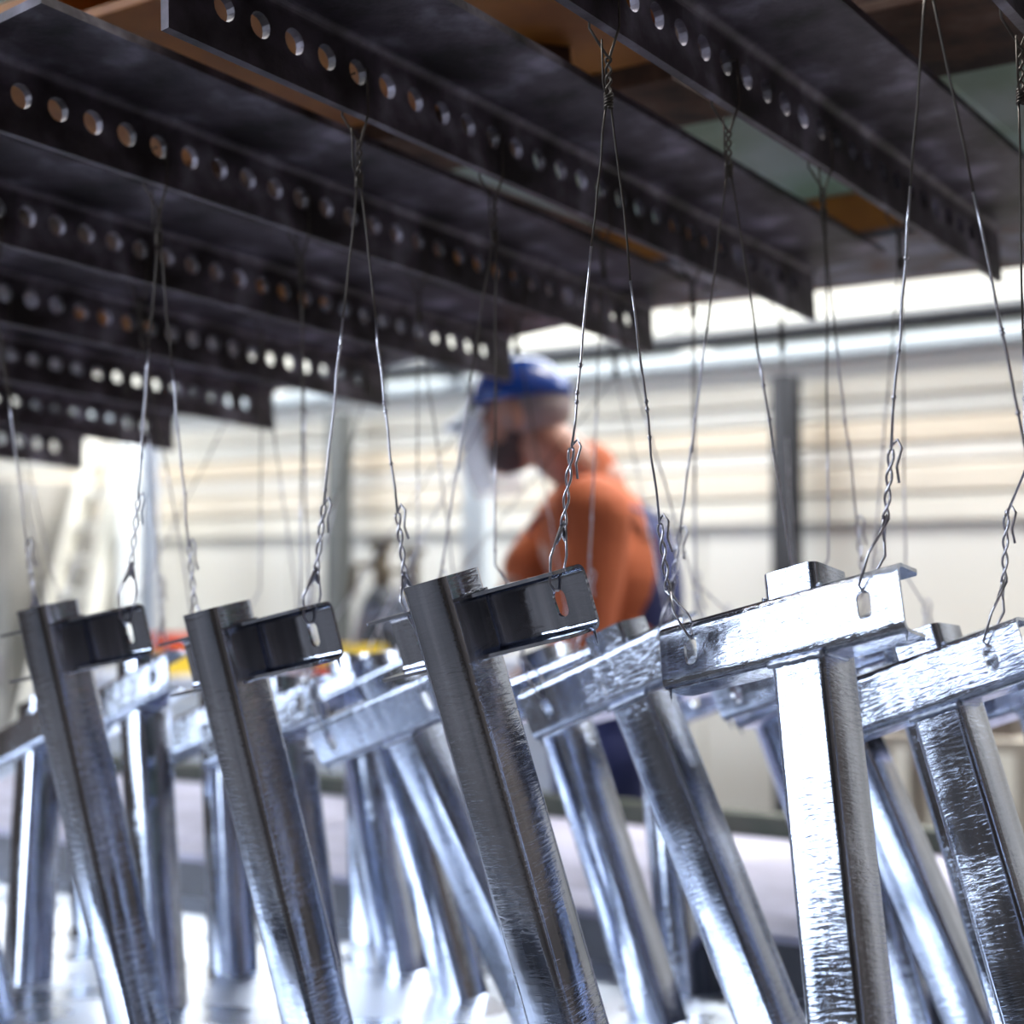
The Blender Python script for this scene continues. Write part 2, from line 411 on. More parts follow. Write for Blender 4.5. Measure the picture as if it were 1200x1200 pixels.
cross('brown_crossbeam', 1080, 95, .60, .24, .30, RUSTB, 'dark brown crossbeam over the top right beams', 'beam', -.21, 1.4)  # dark brown colour holds the shade of an unlit beam side
P = onlevel(640, 100, CAMH + .62); uo = P.dot(U); wo = P.dot(W)
cross('ochre_crossbeam', 640, 100, .62, .464, .05, ORNG, 'broad orange crossbeam over the top left beams', 'beam', -3.4, .18)
e = empty('girder', Matrix.Rotation(YAW, 4, 'Z')); tag(e, 'black-brown girder above the middle and left beams', 'beam')
rbox('bottom_plate', -5.5, uo + .17, wo + .01, wb1, CAMH + .60, CAMH + .612, RUSTB, e)
for w in (wo + .01, wb1 - .012): rbox('side_plate', -5.5, uo + .17, w, w + .012, CAMH + .6125, CAMH + .85, RUSTB, e)
ug = onlevel(595, 225, CAMH + .604).dot(U); zg = z0 + .0735; n = 0
for a, b_, m_, lb in ((ug, -.582, GRN, 'pale green plate lying between the crossbeams right of the middle'), (-.58, 1.4, GRN, 'pale green scuffed plate between the crossbeams at the right'),
                      (ug - 1.25, ug - .002, RUSTB, 'rust-brown plate between the crossbeams left of the middle'), (ug - 3.6, ug - 1.252, RUSTG, 'grey rusty plate between the crossbeams at the far left')):
    o = rbox('deck_plate', a, b_, wb1 + .004, wc0 + .06, zg, zg + .010, m_); tag(o, lb, 'plate')
P = onlevel(60, 10, CAMH + 1.3)
o = rbox('green_sheet', P.dot(U) - 1.6, P.dot(U) + 1.2, P.dot(W) - 1.2, P.dot(W) + 1.2, CAMH + 1.3, CAMH + 1.32, GRN)
tag(o, 'pale green sheet glimpsed in the top left corner above the frame', 'plate')
# bracket plates hanging between the orange and brown crossbeams
for i, (x, y) in enumerate(((600, 45), (640, 35))):
    P = at(x, y + 20, 1.75); bm = bmesh.new()
    vs = [(-.03, -.05), (.035, -.06), (.02, .09), (-.012, .09)]
    loft(bm, [[(a, t, b) for a, b in vs] for t in (0, .008)])
    o = obj('gusset_bracket', bm, RUSTG if i == 0 else RUSTB); o.location = P; o.rotation_euler = (0, 0, YAW + .9)
    tag(o, ('grey' if i == 0 else 'brown') + ' steel gusset bracket beside the orange crossbeam', 'bracket')

# ------------------------------------------------------------------ hanging brackets (tee pieces)
TL, TB, AH, FD = .225, .050, .054, .036      # arm length, tube size, arm height, flange depth
SP = .57
def rrect(h, r, n=4):
    out = []
    for cx, cy, a0 in ((h-r, h-r, 0), (-h+r, h-r, pi/2), (-h+r, -h+r, pi), (h-r, -h+r, 3*pi/2)):
        for i in range(n + 1):
            a = a0 + pi/2 * i / n; out.append((cx + r * cos(a), cy + r * sin(a)))
    return out
POSTLEN = .62
def mesh_post():
    bm = bmesh.new(); O = rrect(TB/2, .007); I = rrect(TB/2 - .003, .0045)
    zt, zb = AH/2 + .020, -POSTLEN; zs = [zt - (zt - zb) * i / 6 for i in range(7)]
    RO = loft(bm, [[(x, y, z) for x, y in O] for z in zs], False)
    RI = loft(bm, [[(x, y, z) for x, y in I] for z in (zt, zb)], False); n = len(O)
    for A, B in ((RO[0], RI[0]), (RO[-1], RI[-1])):
        for k in range(n): bm.faces.new((A[k], A[(k+1)%n], B[(k+1)%n], B[k]))
    return bm
def mesh_arm():
    bm = bmesh.new(); x0, x1 = -SP * TL, (1 - SP) * TL; t = .003; r = .008; yw = -TB/2 - t
    plate(bm, x0, x1, -AH/2 + r, AH/2 - r, yw, yw + t,
          [(x0 + .031, slot(x0 + .031, 0, .0065, .0115)), (x1 - .031, slot(x1 - .031, 0, .0065, .0115))], .016)
    for s in (-1, 1):
        outer = [(yw + r - r * cos(pi/2 * i/5), s * (AH/2 - r + r * sin(pi/2 * i/5))) for i in range(6)] + [(yw + FD, s * AH/2)]
        inner = [(yw + r - (r-t) * cos(pi/2 * i/5), s * (AH/2 - r + (r-t) * sin(pi/2 * i/5))) for i in range(6)] + [(yw + FD, s * (AH/2 - t))]
        ring = outer + inner[::-1]; 
        # soft sag/rounded free corners at both ends
        xs = [x0, x0 + .004, x1 - .004, x1]
        rings = []
        for x in xs:
            pull = .006 if x in (x0, x1) else 0
            rings.append([(x, min(y, yw + FD - pull), z) for y, z in ring])
        loft(bm, rings)
    return bm
def bead(pts, r):
    bm = bmesh.new(); P = []; R = []
    for a, b in zip(pts, pts[1:]):
        a = Vector(a); b = Vector(b); n = max(3, int((b - a).length / .003))
        for i in range(n): P.append(a.lerp(b, i / n)); R.append(r * random.uniform(.7, 1.25))
    P.append(Vector(pts[-1])); R.append(r); tube(bm, P, R, 7); return bm
def setsharp(me, ang=.6):
    me.polygons.foreach_set('use_smooth', [True] * len(me.polygons))
    bm = bmesh.new(); bm.from_mesh(me); bmesh.ops.remove_doubles(bm, verts=bm.verts, dist=1e-5)
    for e_ in bm.edges: e_.smooth = not (len(e_.link_faces) != 2 or e_.calc_face_angle(0) > ang)
    bm.to_mesh(me); bm.free()
def mk(bm, name, m, sharp=.6):
    bmesh.ops.recalc_face_normals(bm, faces=bm.faces); me = bpy.data.meshes.new(name); bm.to_mesh(me); bm.free()
    me.materials.append(m); setsharp(me, sharp); return me
PM, PMW = mk(mesh_post(), 'post', ZN), mk(mesh_post(), 'post', ZNW)
AM, AMW = mk(mesh_arm(), 'arm', ZN), mk(mesh_arm(), 'arm', ZNW)
h = TB/2; yf = -h - .003 + FD
BM_ = []
for s in (1, -1):
    z = s * (AH/2 + .0005); pts = [(-h - .0005, yf, z), (-h - .0005, -h + .004, z)] if s > 0 else [(h + .0005, yf, z), (h + .0005, -h + .004, z)]
    BM_.append(mk(bead([(-h - .001, yf, z), (-h - .001, -h + .002, z)], .0016), 'weld_bead', ZWELD, 3))
    BM_.append(mk(bead([(h + .001, yf, z), (h + .001, -h + .002, z)], .0016), 'weld_bead', ZWELD, 3))
BM_.append(mk(bead([(-h, -h - .001, -AH/2 - .0008), (h, -h - .001, -AH/2 - .0008)], .0028), 'weld_bead', ZWELD, 3))
DRIPS = []
for (x, y, l) in ((-SP*TL + .005, -h + .001, .012), ((1-SP)*TL - .003, -h + .004, .006)):
    bm = bmesh.new(); tube(bm, [(x, y, -AH/2 + .001), (x, y, -AH/2 - l*.4), (x, y, -AH/2 - l)], [.0016, .0010, .0002], 6)
    DRIPS.append(mk(bm, 'zinc_drip', ZWELD, 3))

def solve_tee(kind, ref, px, py, Z, tilt, xb, yb, yaw=42):
    """kind B: channel back to the camera, A: channel opening to the camera.  ref corner of the arm's top edge at
    pixel (px, py) and depth Z; arm rises to the right by tilt; the post axis passes through pixel (xb, yb)"""
    T = radians(tilt); Yw = radians(yaw)
    a = Vector((cos(Yw) * cos(T), -sin(Yw) * cos(T), sin(T)))
    C = at(px, py, Z)
    Pl = C if ref == 'L' else C - a * TL
    s = SP if kind == 'B' else 1 - SP
    e1 = (-UPW + a * UPW.dot(a)).normalized(); e2 = a.cross(e1)
    if e2.dot(FW) < 0: e2 = -e2                        # away from the camera
    def pose(phi):
        p = e1 * cos(phi) + e2 * sin(phi); back = e2 * cos(phi) - e1 * sin(phi)
        off = back * (h + .003) if kind == 'B' else -back * (h + .003)
        return Pl + a * (s * TL) + p * (AH/2) + off, p, back
    best = None
    for i in range(-400, 401):
        phi = radians(i * .1); O, p, back = pose(phi)
        lo, hi = 0, 1.2
        for _ in range(26):
            md = (lo + hi) / 2
            if proj(O + p * md)[1] < yb: lo = md
            else: hi = md
        err = abs(proj(O + p * lo)[0] - xb)
        if best is None or err < best[0]: best = (err, phi)
    O, p, back = pose(best[1])
    if kind == 'B': M = frame(O, a, back, -p)
    else: M = frame(O, -a, -back, -p)
    return M, a, p, back, best
TEES = {}
def tee(row, cell, kind, ref, px, py, Z, tilt, xb, yb, lab, yaw=42, wr=False, drip=True, group='galvanized tee brackets hung over the bath'):
    M, a, p, back, best = solve_tee(kind, ref, px, py, Z, tilt, xb, yb, yaw)
    e = empty('hanging_bracket', M); tag(e, lab, 'bracket', group)
    share('post', PMW if wr else PM, e); share('arm', AMW if wr else AM, e)
    for b_ in BM_: share('weld_bead', b_, e)
    for d_ in DRIPS: share('zinc_drip', d_, e)
    xl, xr = -SP*TL + .031, (1-SP)*TL - .031
    if kind == 'A': xl, xr = xr, xl
    yw = -h - .0015
    up = -p
    nf = (M.to_3x3() @ Vector((0, -1, 0))).normalized()     # outward normal of the web
    TEES[(row, cell)] = dict(L=M @ Vector((xl, yw, .0115)), R=M @ Vector((xr, yw, .0115)), up=up, a=a, n=nf, kind=kind, M=M)
    n_ = -back; v = (M.translation - CAM).normalized(); r = v - n_ * 2 * v.dot(n_)
    return e
# row 1, nearest the camera: (row, cell) cell k hangs between beams k and k+1
tee(1, 7, 'B', 'R', 1050, 657, 1.14, 13.6, 997, 1190, 'brightest wrinkled bracket in sharp focus, arm glaring white, front right', wr=True)
tee(1, 6, 'A', 'R', 683, 659, 1.224, 11.5, 652, 1150, 'dark-reflecting sharp bracket in front of the worker\'s orange shirt')
tee(1, 5, 'A', 'R', 388, 703, 1.40, 10, 370, 1190, 'dark bracket left of centre, second large post from the left')
tee(1, 4, 'A', 'R', 168, 706, 1.56, 8, 160, 1190, 'dark bracket at the left with a hole near its arm tip, leftmost large post')
tee(1, 3, 'A', 'R', -20, 735, 1.74, 8, -15, 1190, 'bracket mostly cut off by the left edge, only its arm tip showing')
# row 2
tee(2, 6, 'B', 'L', 605, 812, 1.60, 22, 900, 1190, 'steeply leaning bracket between the dark post and the brightest one', wr=True)
tee(2, 7, 'B', 'R', 1188, 722, 1.30, 20, 1191, 1100, 'leaning bracket at the right edge with copper-tinted arm', wr=True)
tee(2, 5, 'B', 'L', 357, 852, 1.77, 19, 630, 1180, 'grey bracket with an oval arm hole, between the two dark left-centre posts', wr=True)
tee(2, 4, 'B', 'R', 368, 790, 1.77, 18, 364, 1100, 'bracket with near-vertical dark post, just right of the second dark post')
tee(2, 3, 'B', 'R', 194, 760, 1.93, 20, 184, 1100, 'bracket with near-vertical dark post and glaring arm behind the leftmost dark post')
tee(2, 2, 'B', 'R', 70, 812, 2.05, 20, 32, 1140, 'blurred bracket at the far left edge, its post meeting the zinc')
# row 3
tee(3, 5, 'B', 'L', 540, 818, 1.93, 19, 772, 1195, 'blurred bracket whose post runs right beside the sharp dark one')
tee(3, 6, 'B', 'L', 826, 795, 1.75, 20, 1143, 1200, 'blurred bracket with its arm corner under the brightest arm, post emerging right of it')
tee(3, 4, 'B', 'R', 482, 762, 1.93, 20, 548, 1190, 'blurred bracket with slim straight post, behind the grey oval-holed one')
tee(3, 3, 'B', 'R', 290, 800, 2.07, 18, 272, 1100, 'blurred bright bracket between the two left dark posts, foot in the zinc')
# row 4 and 5
tee(4, 5, 'B', 'L', 668, 800, 2.12, 14, 805, 1170, 'far upright bracket standing in bright zinc right of centre')
tee(4, 4, 'B', 'L', 330, 820, 2.22, 20, 469, 1118, 'far bracket with dark slanting post ending in the zinc left of centre')
tee(5, 4, 'B', 'L', 345, 820, 2.35, 10, 437, 1110, 'farthest small bracket, foot just visible left of centre')
tee(1, 8, 'B', 'L', 1214, 700, 1.10, 14, 1470, 1190, 'bracket out past the right edge whose wire crosses the corner')
tee(3, 7, 'B', 'L', 935, 815, 1.60, 20, 1190, 1150, 'blurred bracket whose short post top rises above the right-hand arm')
tee(4, 6, 'B', 'L', 850, 805, 1.93, 20, 1075, 1180, 'far bracket mostly hidden behind the brightest post')
tee(5, 5, 'B', 'L', 785, 805, 2.13, 20, 1040, 1200, 'far leaning bracket seen just left of the brightest post')
tee(4, 7, 'B', 'L', 1080, 812, 1.78, 20, 1300, 1100, 'blurred leaning post cut by the right edge')
tee(4, 2, 'B', 'R', 118, 815, 2.3, 16, 110, 1100, 'far bracket glimpsed between the leftmost posts')

# ------------------------------------------------------------------ wires
RW = .0011
def helix(P, Q, r, turns, ph, n=10):
    d = (Q - P); L = d.length; d.normalize(); a = d.orthogonal().normalized(); b = d.cross(a); out = []
    N = max(4, int(n * turns))
    for i in range(N + 1):
        s = i / N; out.append(P + d * (L * s) + (a * cos(2*pi*turns*s + ph) + b * sin(2*pi*turns*s + ph)) * r)
    return out
ROWT = {1: .9927, 2: .783, 3: .5733, 4: .3636, 5: .1119}
ordw = {1: 'row nearest the camera', 2: 'second row back', 3: 'third row back', 4: 'fourth row back', 5: 'farthest row'}
def nm(k): return {3: 'fourth', 4: 'fifth', 5: 'sixth', 6: 'seventh', 7: 'eighth', 8: 'ninth', 2: 'third', 1: 'second', 0: 'first'}[k]
def hanger(row, k):
    Hk = hook(k, ROWT[row]); L = TEES.get((row, k - 1)); R = TEES.get((row, k))
    if L is None and R is None: return
    x, y, Z = proj(Hk)
    if x < -60 or x > 1260: return
    e = empty('hanging_wire', Matrix.Translation(Hk)); inv = Matrix.Translation(-Hk)
    tag(e, 'thin wire pair under the %s beam from left, in the %s' % (nm(k), ordw[row]), 'wire', 'tie wires from beams to brackets')
    n = 5 if row > 2 else 7
    rng = random.Random(row * 31 + k)
    kn = Hk - UPW * (.062 + rng.uniform(-.01, .01))
    bm = bmesh.new()
    hol = Hk + D3 * .040; off = D2 * .012
    mid = Hk - UPW * .026
    tube(bm, [hol - D2*.004, hol - off, Hk - off*.9 - UPW*.004, mid + D1 * .002] + helix(mid, kn, .0022, 2.2, 0)[1:], RW*1.05, n)
    tube(bm, [hol + D2*.004, hol + off*1.3, Hk + off - UPW*.002 - D1*.010, mid - D1*.002] + helix(mid, kn, .0022, 2.2, pi)[1:], RW*1.05, n)
    for i in range(3): tube(bm, helix(kn + UPW*.008, kn - UPW*.004, .0032, 1.6, i * 2), RW, n)
    tube(bm, [kn, kn + D1*-.008 + UPW*.014, kn - D1*.010 + UPW*.05], RW*.8, n)
    obj('tie_loop', bm, WIRED, e, True, inv)
    legs = []
    if L is not None: legs.append((L, 'R'))
    if R is not None: legs.append((R, 'L'))
    if len(legs) == 1 : pass
    for q, (T, s) in enumerate(legs):
        H = T[s]; aa = T['a'] * (1 if s == 'R' else -1); nf = T['n']
        top = H + T['up'] * (AH/2 - .0115 + .001)
        V = top + UPW * (.028 + .012 * rng.random()) + (aa * .012 if T['kind'] == 'A' else aa * .022)
        toK = (kn - V).normalized()
        loopT = V + toK * (.048 + .02 * rng.random())
        st = kn + (U * (.002 if s == 'L' else -.002))
        # straight leg with faint kinks
        P = []
        for i in range(13):
            f = i / 12; j = rng.uniform(-1, 1) * .0007 if 0 < i < 12 else 0
            P.append(st.lerp(loopT, f) + U * j + W * j + UPW * 0)
        if row >= 2 and (kn - loopT).xy.length < .055:
            J = Vector((kn.x, kn.y, loopT.z + .035)) + U * (.0012 if s == 'L' else -.0012)
            P = [st.lerp(J, i / 8) + U * rng.uniform(-1, 1) * .0006 * (0 < i < 8) for i in range(9)] + [J.lerp(loopT, f) for f in (.25, .5, .75, 1)]
        cut = 5
        bm = bmesh.new(); tube(bm, P[:cut+1], RW * .85, n); obj('upper_strand', bm, WIRED, e, True, inv)
        bm = bmesh.new(); tube(bm, P[cut:], RW * 1.0, n)
        for _ in range(3):
            i = rng.randint(cut + 1, 11); f = rng.random(); c = P[i].lerp(P[i+1] if i < 12 else P[i], f)
            tube(bm, [c - toK*.0025, c, c + toK*.0025], [RW*.8, RW*1.9, RW*.8], 6)
        sl = obj('lower_strand', bm, WIREZ, e, True, inv)
        bm = bmesh.new()
        side = (U - toK * U.dot(toK)).normalized()
        # twisted eye
        tube(bm, helix(loopT, V, .0021, 1.7, 0), RW, n)
        back_h = H - nf * .004; front_h = H + nf * .004
        other = helix(loopT, V, .0021, 1.7, pi)
        eye = [other[0] - toK*.012 + side*.004, other[0] + toK*.002 + side*.007, other[0] + toK*.008 + side*.003, other[0] + toK*.002 - side * .002]
        tube(bm, [eye[0] - toK*.012 + side*.003, eye[0], eye[1], eye[2], eye[3]] + other, RW, n)
        # the two strands straddling the arm's web and meeting in the slot
        a_, b_ = helix(loopT, V, .0021, 1.7, 0)[-1], other[-1]
        tube(bm, [a_, V.lerp(front_h, .5) + nf * .006, front_h + T['up']*.003 + nf*.0015, H - T['up']*.001, ], RW, n)
        tube(bm, [b_, V.lerp(back_h, .45) - nf * .012, back_h + T['up']*.006 - nf*.004, back_h - nf*.001, H - T['up']*.001], RW, n)
        # web of zinc caught in the crotch of the strands
        c0 = V + toK * .004; c1 = V.lerp(front_h, .28) + nf * .003; c2 = V.lerp(back_h, .28) - nf * .006
        if rng.random() < .65 and row < 3:
            t_ = side * .0008
            loft(bm, [[c0 + t_, c1 + t_, (c1 + c2 + c0) / 3 + t_ , c2 + t_], [c0 - t_, c1 - t_, (c1 + c2 + c0) / 3 - t_, c2 - t_]])
        obj('twisted_eye', bm, WIREZ, e, True, inv)
for row in ROWT:
    for k in range(0, 9): hanger(row, k)

# ------------------------------------------------------------------ things along the far wall
def stand(px, py, wd):                       # a point on the vertical plane wd behind the camera, with its depth
    c = onwall(px, py, wd); return c, (c - CAM).dot(FW)
LBL = mat('pale_blue_sheet', (.74, .82, .88), .4)
def duct(px, wpx, ytop, wd, m, lab, cat, name, round_=False):
    c, Z = stand(px, ytop, wd); hw = wpx * Z / F / 2; top = c.z
    e = empty(name, Matrix.Translation((c.x, c.y, 0)) @ Matrix.Rotation(YAW, 4, 'Z')); tag(e, lab, cat)
    bm = bmesh.new()
    if round_: tube(bm, [(0, 0, .02), (0, 0, top)], hw, 20)
    else: bevbox(bm, -hw, hw, -hw * .6, hw * .6, .02, top, .01)
    obj('casing', bm, m, e, round_)
    bm = bmesh.new(); bevbox(bm, -hw * 1.25, hw * 1.25, -hw * .8, hw * .8, 0, .02, .004); obj('foot_plate', bm, m, e)
    bm = bmesh.new(); z = .6
    while z < top - .1: box(bm, -hw * 1.05, hw * 1.05, -hw * .66, hw * .66, z, z + .03); z += .55
    t = obj('joint_band', bm, m, e); t['kind'] = 'stuff'
    return e
duct(560, 34, 492, 3.75, LBL, 'pale blue-white upright duct directly behind the worker\'s face', 'duct', 'upright_duct')
duct(152, 24, 515, 3.7, mat('bright_white_pipe', (.88, .93, .95), .25), 'bright white upright pipe right of the ladder', 'pipe', 'upright_pipe', True)
duct(176, 20, 505, 3.78, mat('steel_blue_post', (.34, .38, .47), .45), 'blue-grey upright post right of the bright white pipe', 'post', 'upright_post')
# leaning ladder
def pt(px, py, wd): return onwall(px, py, wd)
lad = empty('ladder', Matrix.Translation(pt(95, 690, 3.5))); o0 = lad.matrix_world.translation.copy()
tag(lad, 'off-white ladder leaning at the left in front of the far wall', 'ladder')
LM = mat('ladder_white', (.82, .80, .72), .45)
tL, bL, tR, bR = pt(112, 520, 3.86), pt(66, 700, 3.6), pt(143, 520, 3.86), pt(112, 700, 3.6)
def ext(t, b): d = b - t; k = -(b.z) / d.z; return b + d * k
for t, b in ((tL, bL), (tR, bR)):
    f = ext(t, b); bm = bmesh.new(); ax = (t - f).normalized(); sx = U; sy = ax.cross(sx).normalized(); sx = sy.cross(ax)
    loft(bm, [[p + sx * a * .015 + sy * c * .030 - o0 for a, c in ((-1, -1), (1, -1), (1, 1), (-1, 1))] for p in (f, t)])
    obj('rail', bm, LM, lad)
fL, fR = ext(tL, bL), ext(tR, bR)
for i in range(15):
    s_ = .06 + i * .0645; a, b_ = fL.lerp(tL, s_), fR.lerp(tR, s_); bm = bmesh.new()
    ax = (b_ - a).normalized(); sz = UPW; sy = ax.cross(sz).normalized()
    loft(bm, [[p + sz * q * .017 + sy * r * .02 - o0 for q, r in ((-1, -1), (1, -1), (1, 1), (-1, 1))] for p in (a, b_)])
    obj('rung', bm, LM, lad)
# grey locker at the far left
c, Z = stand(28, 560, 3.6)
e = empty('locker', Matrix.Translation((c.x, c.y, 0)) @ Matrix.Rotation(YAW, 4, 'Z')); tag(e, 'tall grey-beige locker at the far left edge behind the wires', 'locker')
LK = mat('locker_grey', (.42, .40, .37), .5, var=(.24, .24, .23), scale=3)
bm = bmesh.new(); bevbox(bm, -.72, -.03, -.02, .36, .06, c.z, .01); obj('body', bm, LK, e)
for i in range(3):
    bm = bmesh.new(); x = -.715 + i * .232; bevbox(bm, x, x + .225, -.04, -.02, .09, c.z - .03, .004); d = obj('door', bm, LK, e)
    bm = bmesh.new(); bevbox(bm, x + .19, x + .205, -.065, -.04, 1.0, 1.12, .004); obj('handle', bm, WIREZ, d)
    bm = bmesh.new(); 
bm = bmesh.new(); box(bm, -.68, -.07, .02, .32, 0, .06); obj('plinth', bm, WIRED, e)
# gas bottles
def bottle(px, ytop, wd, r, body, shoulder, lab):
    c, Z = stand(px, ytop, wd); H = c.z
    e = empty('gas_bottle', Matrix.Translation((c.x, c.y, 0))); tag(e, lab, 'gas bottle', None)
    bm = bmesh.new(); prof = [(r * .92, 0), (r, .02), (r, H - .30), (r * .93, H - .23), (r * .7, H - .17), (r * .36, H - .13)]
    loft(bm, [[(q * cos(2*pi*k/24), q * sin(2*pi*k/24), z) for k in range(24)] for q, z in prof]); obj('cylinder', bm, body, e, True)
    bm = bmesh.new(); tube(bm, [(0, 0, H - .14), (0, 0, H - .02)], .022, 12); v = obj('valve', bm, shoulder, e, True)
    bm = bmesh.new(); tube(bm, [(0, 0, H - .02), (0, 0, H)], .038, 12); obj('handwheel', bm, shoulder, v)
    bm = bmesh.new(); tube(bm, [(-.01, 0, H - .07), (-.07, -.02, H - .07), (-.08, -.03, H - .16)], .012, 8); obj('outlet', bm, shoulder, v)
    return e
BT1 = mat('bottle_slate', (.03, .035, .05), .5, var=(.025, .03, .04), scale=5); BT2 = mat('bottle_grey', (.10, .12, .19), .5)
BRS = mat('brass_valve', (.16, .13, .09), .5, .5)
bottle(447, 634, 3.42, .075, BT1, BRS, 'dark slate gas bottle left of the worker, nearer the dark middle post')
bottle(484, 642, 3.6, .085, BT2, BRS, 'blue-grey gas bottle just behind the sharp dark post')
# cable loop in front of the bottles
c, Z = stand(447, 770, 3.2); bm = bmesh.new()
tube(bm, [Vector((.09 * sin(a) , 0, .09 * cos(a) + a * .004)) for a in [i * .35 for i in range(0, 36)]], .006, 8)
o = obj('hose_coil', bm, mat('grey_hose', (.20, .23, .34), .5), smooth=True); o.location = (c.x, c.y, c.z); o.rotation_euler = (0, 0, YAW)
tag(o, 'grey-blue coiled hose standing on the bench before the slate gas bottle', 'hose')
# long bench with things on it
BZ = 1.10; BW0, BW1 = 3.04, 3.32
BM1 = mat('bench_blue_grey', (.50, .54, .66), .5, var=(.66, .68, .78), scale=2); BM2 = mat('bench_front', (.62, .64, .72), .6, var=(.76, .78, .82), scale=2)
def ub(px, wd): return onwall(px, 760, wd).dot(U)
b0, b1 = ub(60, BW0), ub(745, BW0)
e = empty('workbench', Matrix.Rotation(YAW, 4, 'Z')); tag(e, 'long lavender-grey workbench behind the bath, under the worker\'s arm', 'workbench')
rbox('top', b0, b1, BW0, BW1, BZ - .05, BZ, BM1, e, bev=.006)
rbox('shelf', b0 + .05, b1 - .05, BW0 + .04, BW1 - .04, .45, .49, BM1, e)
nb = 5
for i in range(nb):
    a = b0 + (b1 - b0) * i / nb + .02; q = b0 + (b1 - b0) * (i + 1) / nb - .02
    rbox('front_panel', a, q, BW0 + .02, BW0 + .035, .55, BZ - .06, BM2, e)
for a in (b0 + .03, (b0 + b1) / 2, b1 - .07):
    for w in (BW0 + .02, BW1 - .08): rbox('leg', a, a + .05, w + .02, w + .06, 0, BZ - .05, BM1, e)
def bin_(px, wd, w, d, hh, m1, m2, lab, name='crate', cat='crate'):
    c = onwall(px, 760, wd); e = empty(name, Matrix.Translation((c.x, c.y, BZ)) @ Matrix.Rotation(YAW, 4, 'Z')); tag(e, lab, cat)
    bm = bmesh.new()
    box(bm, -w/2, w/2, -d/2, d/2, 0, .008)
    for (x0, x1, y0, y1) in ((-w/2, w/2, -d/2, -d/2 + .006), (-w/2, w/2, d/2 - .006, d/2), (-w/2, -w/2 + .006, -d/2, d/2), (w/2 - .006, w/2, -d/2, d/2)):
        box(bm, x0, x1, y0, y1, .008, hh)
    obj('tub', bm, m1, e)
    bm = bmesh.new(); 
    for s1 in (-1, 1):
        box(bm, -w/2 - .008, w/2 + .008, s1 * d/2 - .008, s1 * d/2 + .008, hh, hh + .05); box(bm, s1 * w/2 - .008, s1 * w/2 + .008, -d/2, d/2, hh, hh + .05)
    obj('rim', bm, m2, e)
YL = mat('yellow_plastic', (.95, .66, .05), .4); RD = mat('red_plastic', (.75, .09, .04), .4)
WHP = mat('white_plastic', (.86, .87, .92), .35); LVP = mat('lavender_sheet', (.52, .55, .78), .45)
bin_(408, 3.16, .14, .12, .05, RD, YL, 'red tub with yellow rim on the bench beside the dark bracket arm')
bin_(196, 3.16, .10, .12, .07, YL, RD, 'yellow tub with red rim on the bench between the two left dark posts')
bin_(330, 3.17, .22, .2, .03, WHP, LVP, 'white tub on the bench behind the second dark bracket')
bin_(625, 3.17, .20, .2, .03, LVP, WHP, 'lavender tub on the bench below the worker\'s sleeve')
# low rack with boxes at the right behind the bath
rk0, rk1 = onwall(1020, 860, 3.6).dot(U), onwall(1210, 860, 3.6).dot(U)
e = empty('low_rack', Matrix.Rotation(YAW, 4, 'Z')); tag(e, 'low beige rack against the white wall behind the right-hand posts', 'rack')
RKM = mat('rack_beige', (.58, .53, .46), .6); RK2 = mat('rack_dark', (.12, .10, .09), .6)
zt = onwall(1080, 862, 3.6).z
rbox('shelf', rk0, rk1, 3.6, 3.9, zt - .03, zt, RKM, e); rbox('shelf', rk0, rk1, 3.6, 3.9, .3, .33, RKM, e)
for a in (rk0, rk1 - .04):
    for w in (3.6, 3.86): rbox('leg', a, a + .04, w, w + .04, 0, zt - .03, RKM, e)
for i, (f0, f1, hh) in enumerate(((.06, .26, .045), (.34, .55, .03), (.62, .86, .05))):
    bm = bmesh.new(); bevbox(bm, rk0 + (rk1 - rk0) * f0, rk0 + (rk1 - rk0) * f1, 3.64, 3.84, zt, zt + hh, .004)
    o = obj('steel_block', bm, RK2); o.rotation_euler = (0, 0, YAW)
    tag(o, ('left', 'middle', 'right')[i] + ' of the three dark steel blocks on the low rack', 'block', 'steel blocks on the low rack')

# ------------------------------------------------------------------ worker
WZ = 3.22; SCL = WZ / F
def wp(px, py, dz=0): return at(px, py, WZ + dz)
base = wp(690, 700); foot = Vector((base.x, base.y, 0))
per = empty('person', Matrix.Translation(foot))
tag(per, 'person in blue cap, face shield, orange shirt and navy overalls, bent over behind the bath', 'person')
SKIN = mat('skin', (.50, .27, .20), .5, var=(.44, .22, .16), scale=10); SHIRT = mat('orange_cotton', (.46, .105, .03), .8, var=(.40, .085, .025), scale=6, bump=.003, bscale=14)
NAVY = mat('navy_cloth', (.022, .028, .10), .8, var=(.03, .04, .14), scale=8); BLUE = mat('cap_blue', (.008, .05, .28), .25)
BEARD = mat('dark_beard', (.10, .07, .07), .8); GLARE = mat('cap_glare', (.80, .86, .95), .4); SHOE = mat('boot_black', (.02, .02, .02), .5)
def taper(bm, pts, rs, n=14):
    """a limb: tube through pts with per-point radii, ball ends"""
    tube(bm, pts, rs, n)
    for p, r in zip(pts, rs): ell(bm, p, (r, r, r), su=14, sv=10)
def organic(name, bm, m, vox=.009, sm=4, parent=None, thick=0):
    bmesh.ops.translate(bm, vec=-foot, verts=bm.verts)
    o = obj(name, bm, m, parent or per, True)
    md = o.modifiers.new('r', 'REMESH'); md.mode = 'VOXEL'; md.voxel_size = vox; md.use_smooth_shade = True
    ms = o.modifiers.new('s', 'SMOOTH'); ms.iterations = sm; ms.factor = .6
    return o
fac = Vector((-.95, .30, 0)).normalized(); lef = Vector((-.30, -.95, 0)).normalized()
sh_c = wp(698, 578)                      # base of the neck
pel = wp(722, 880)
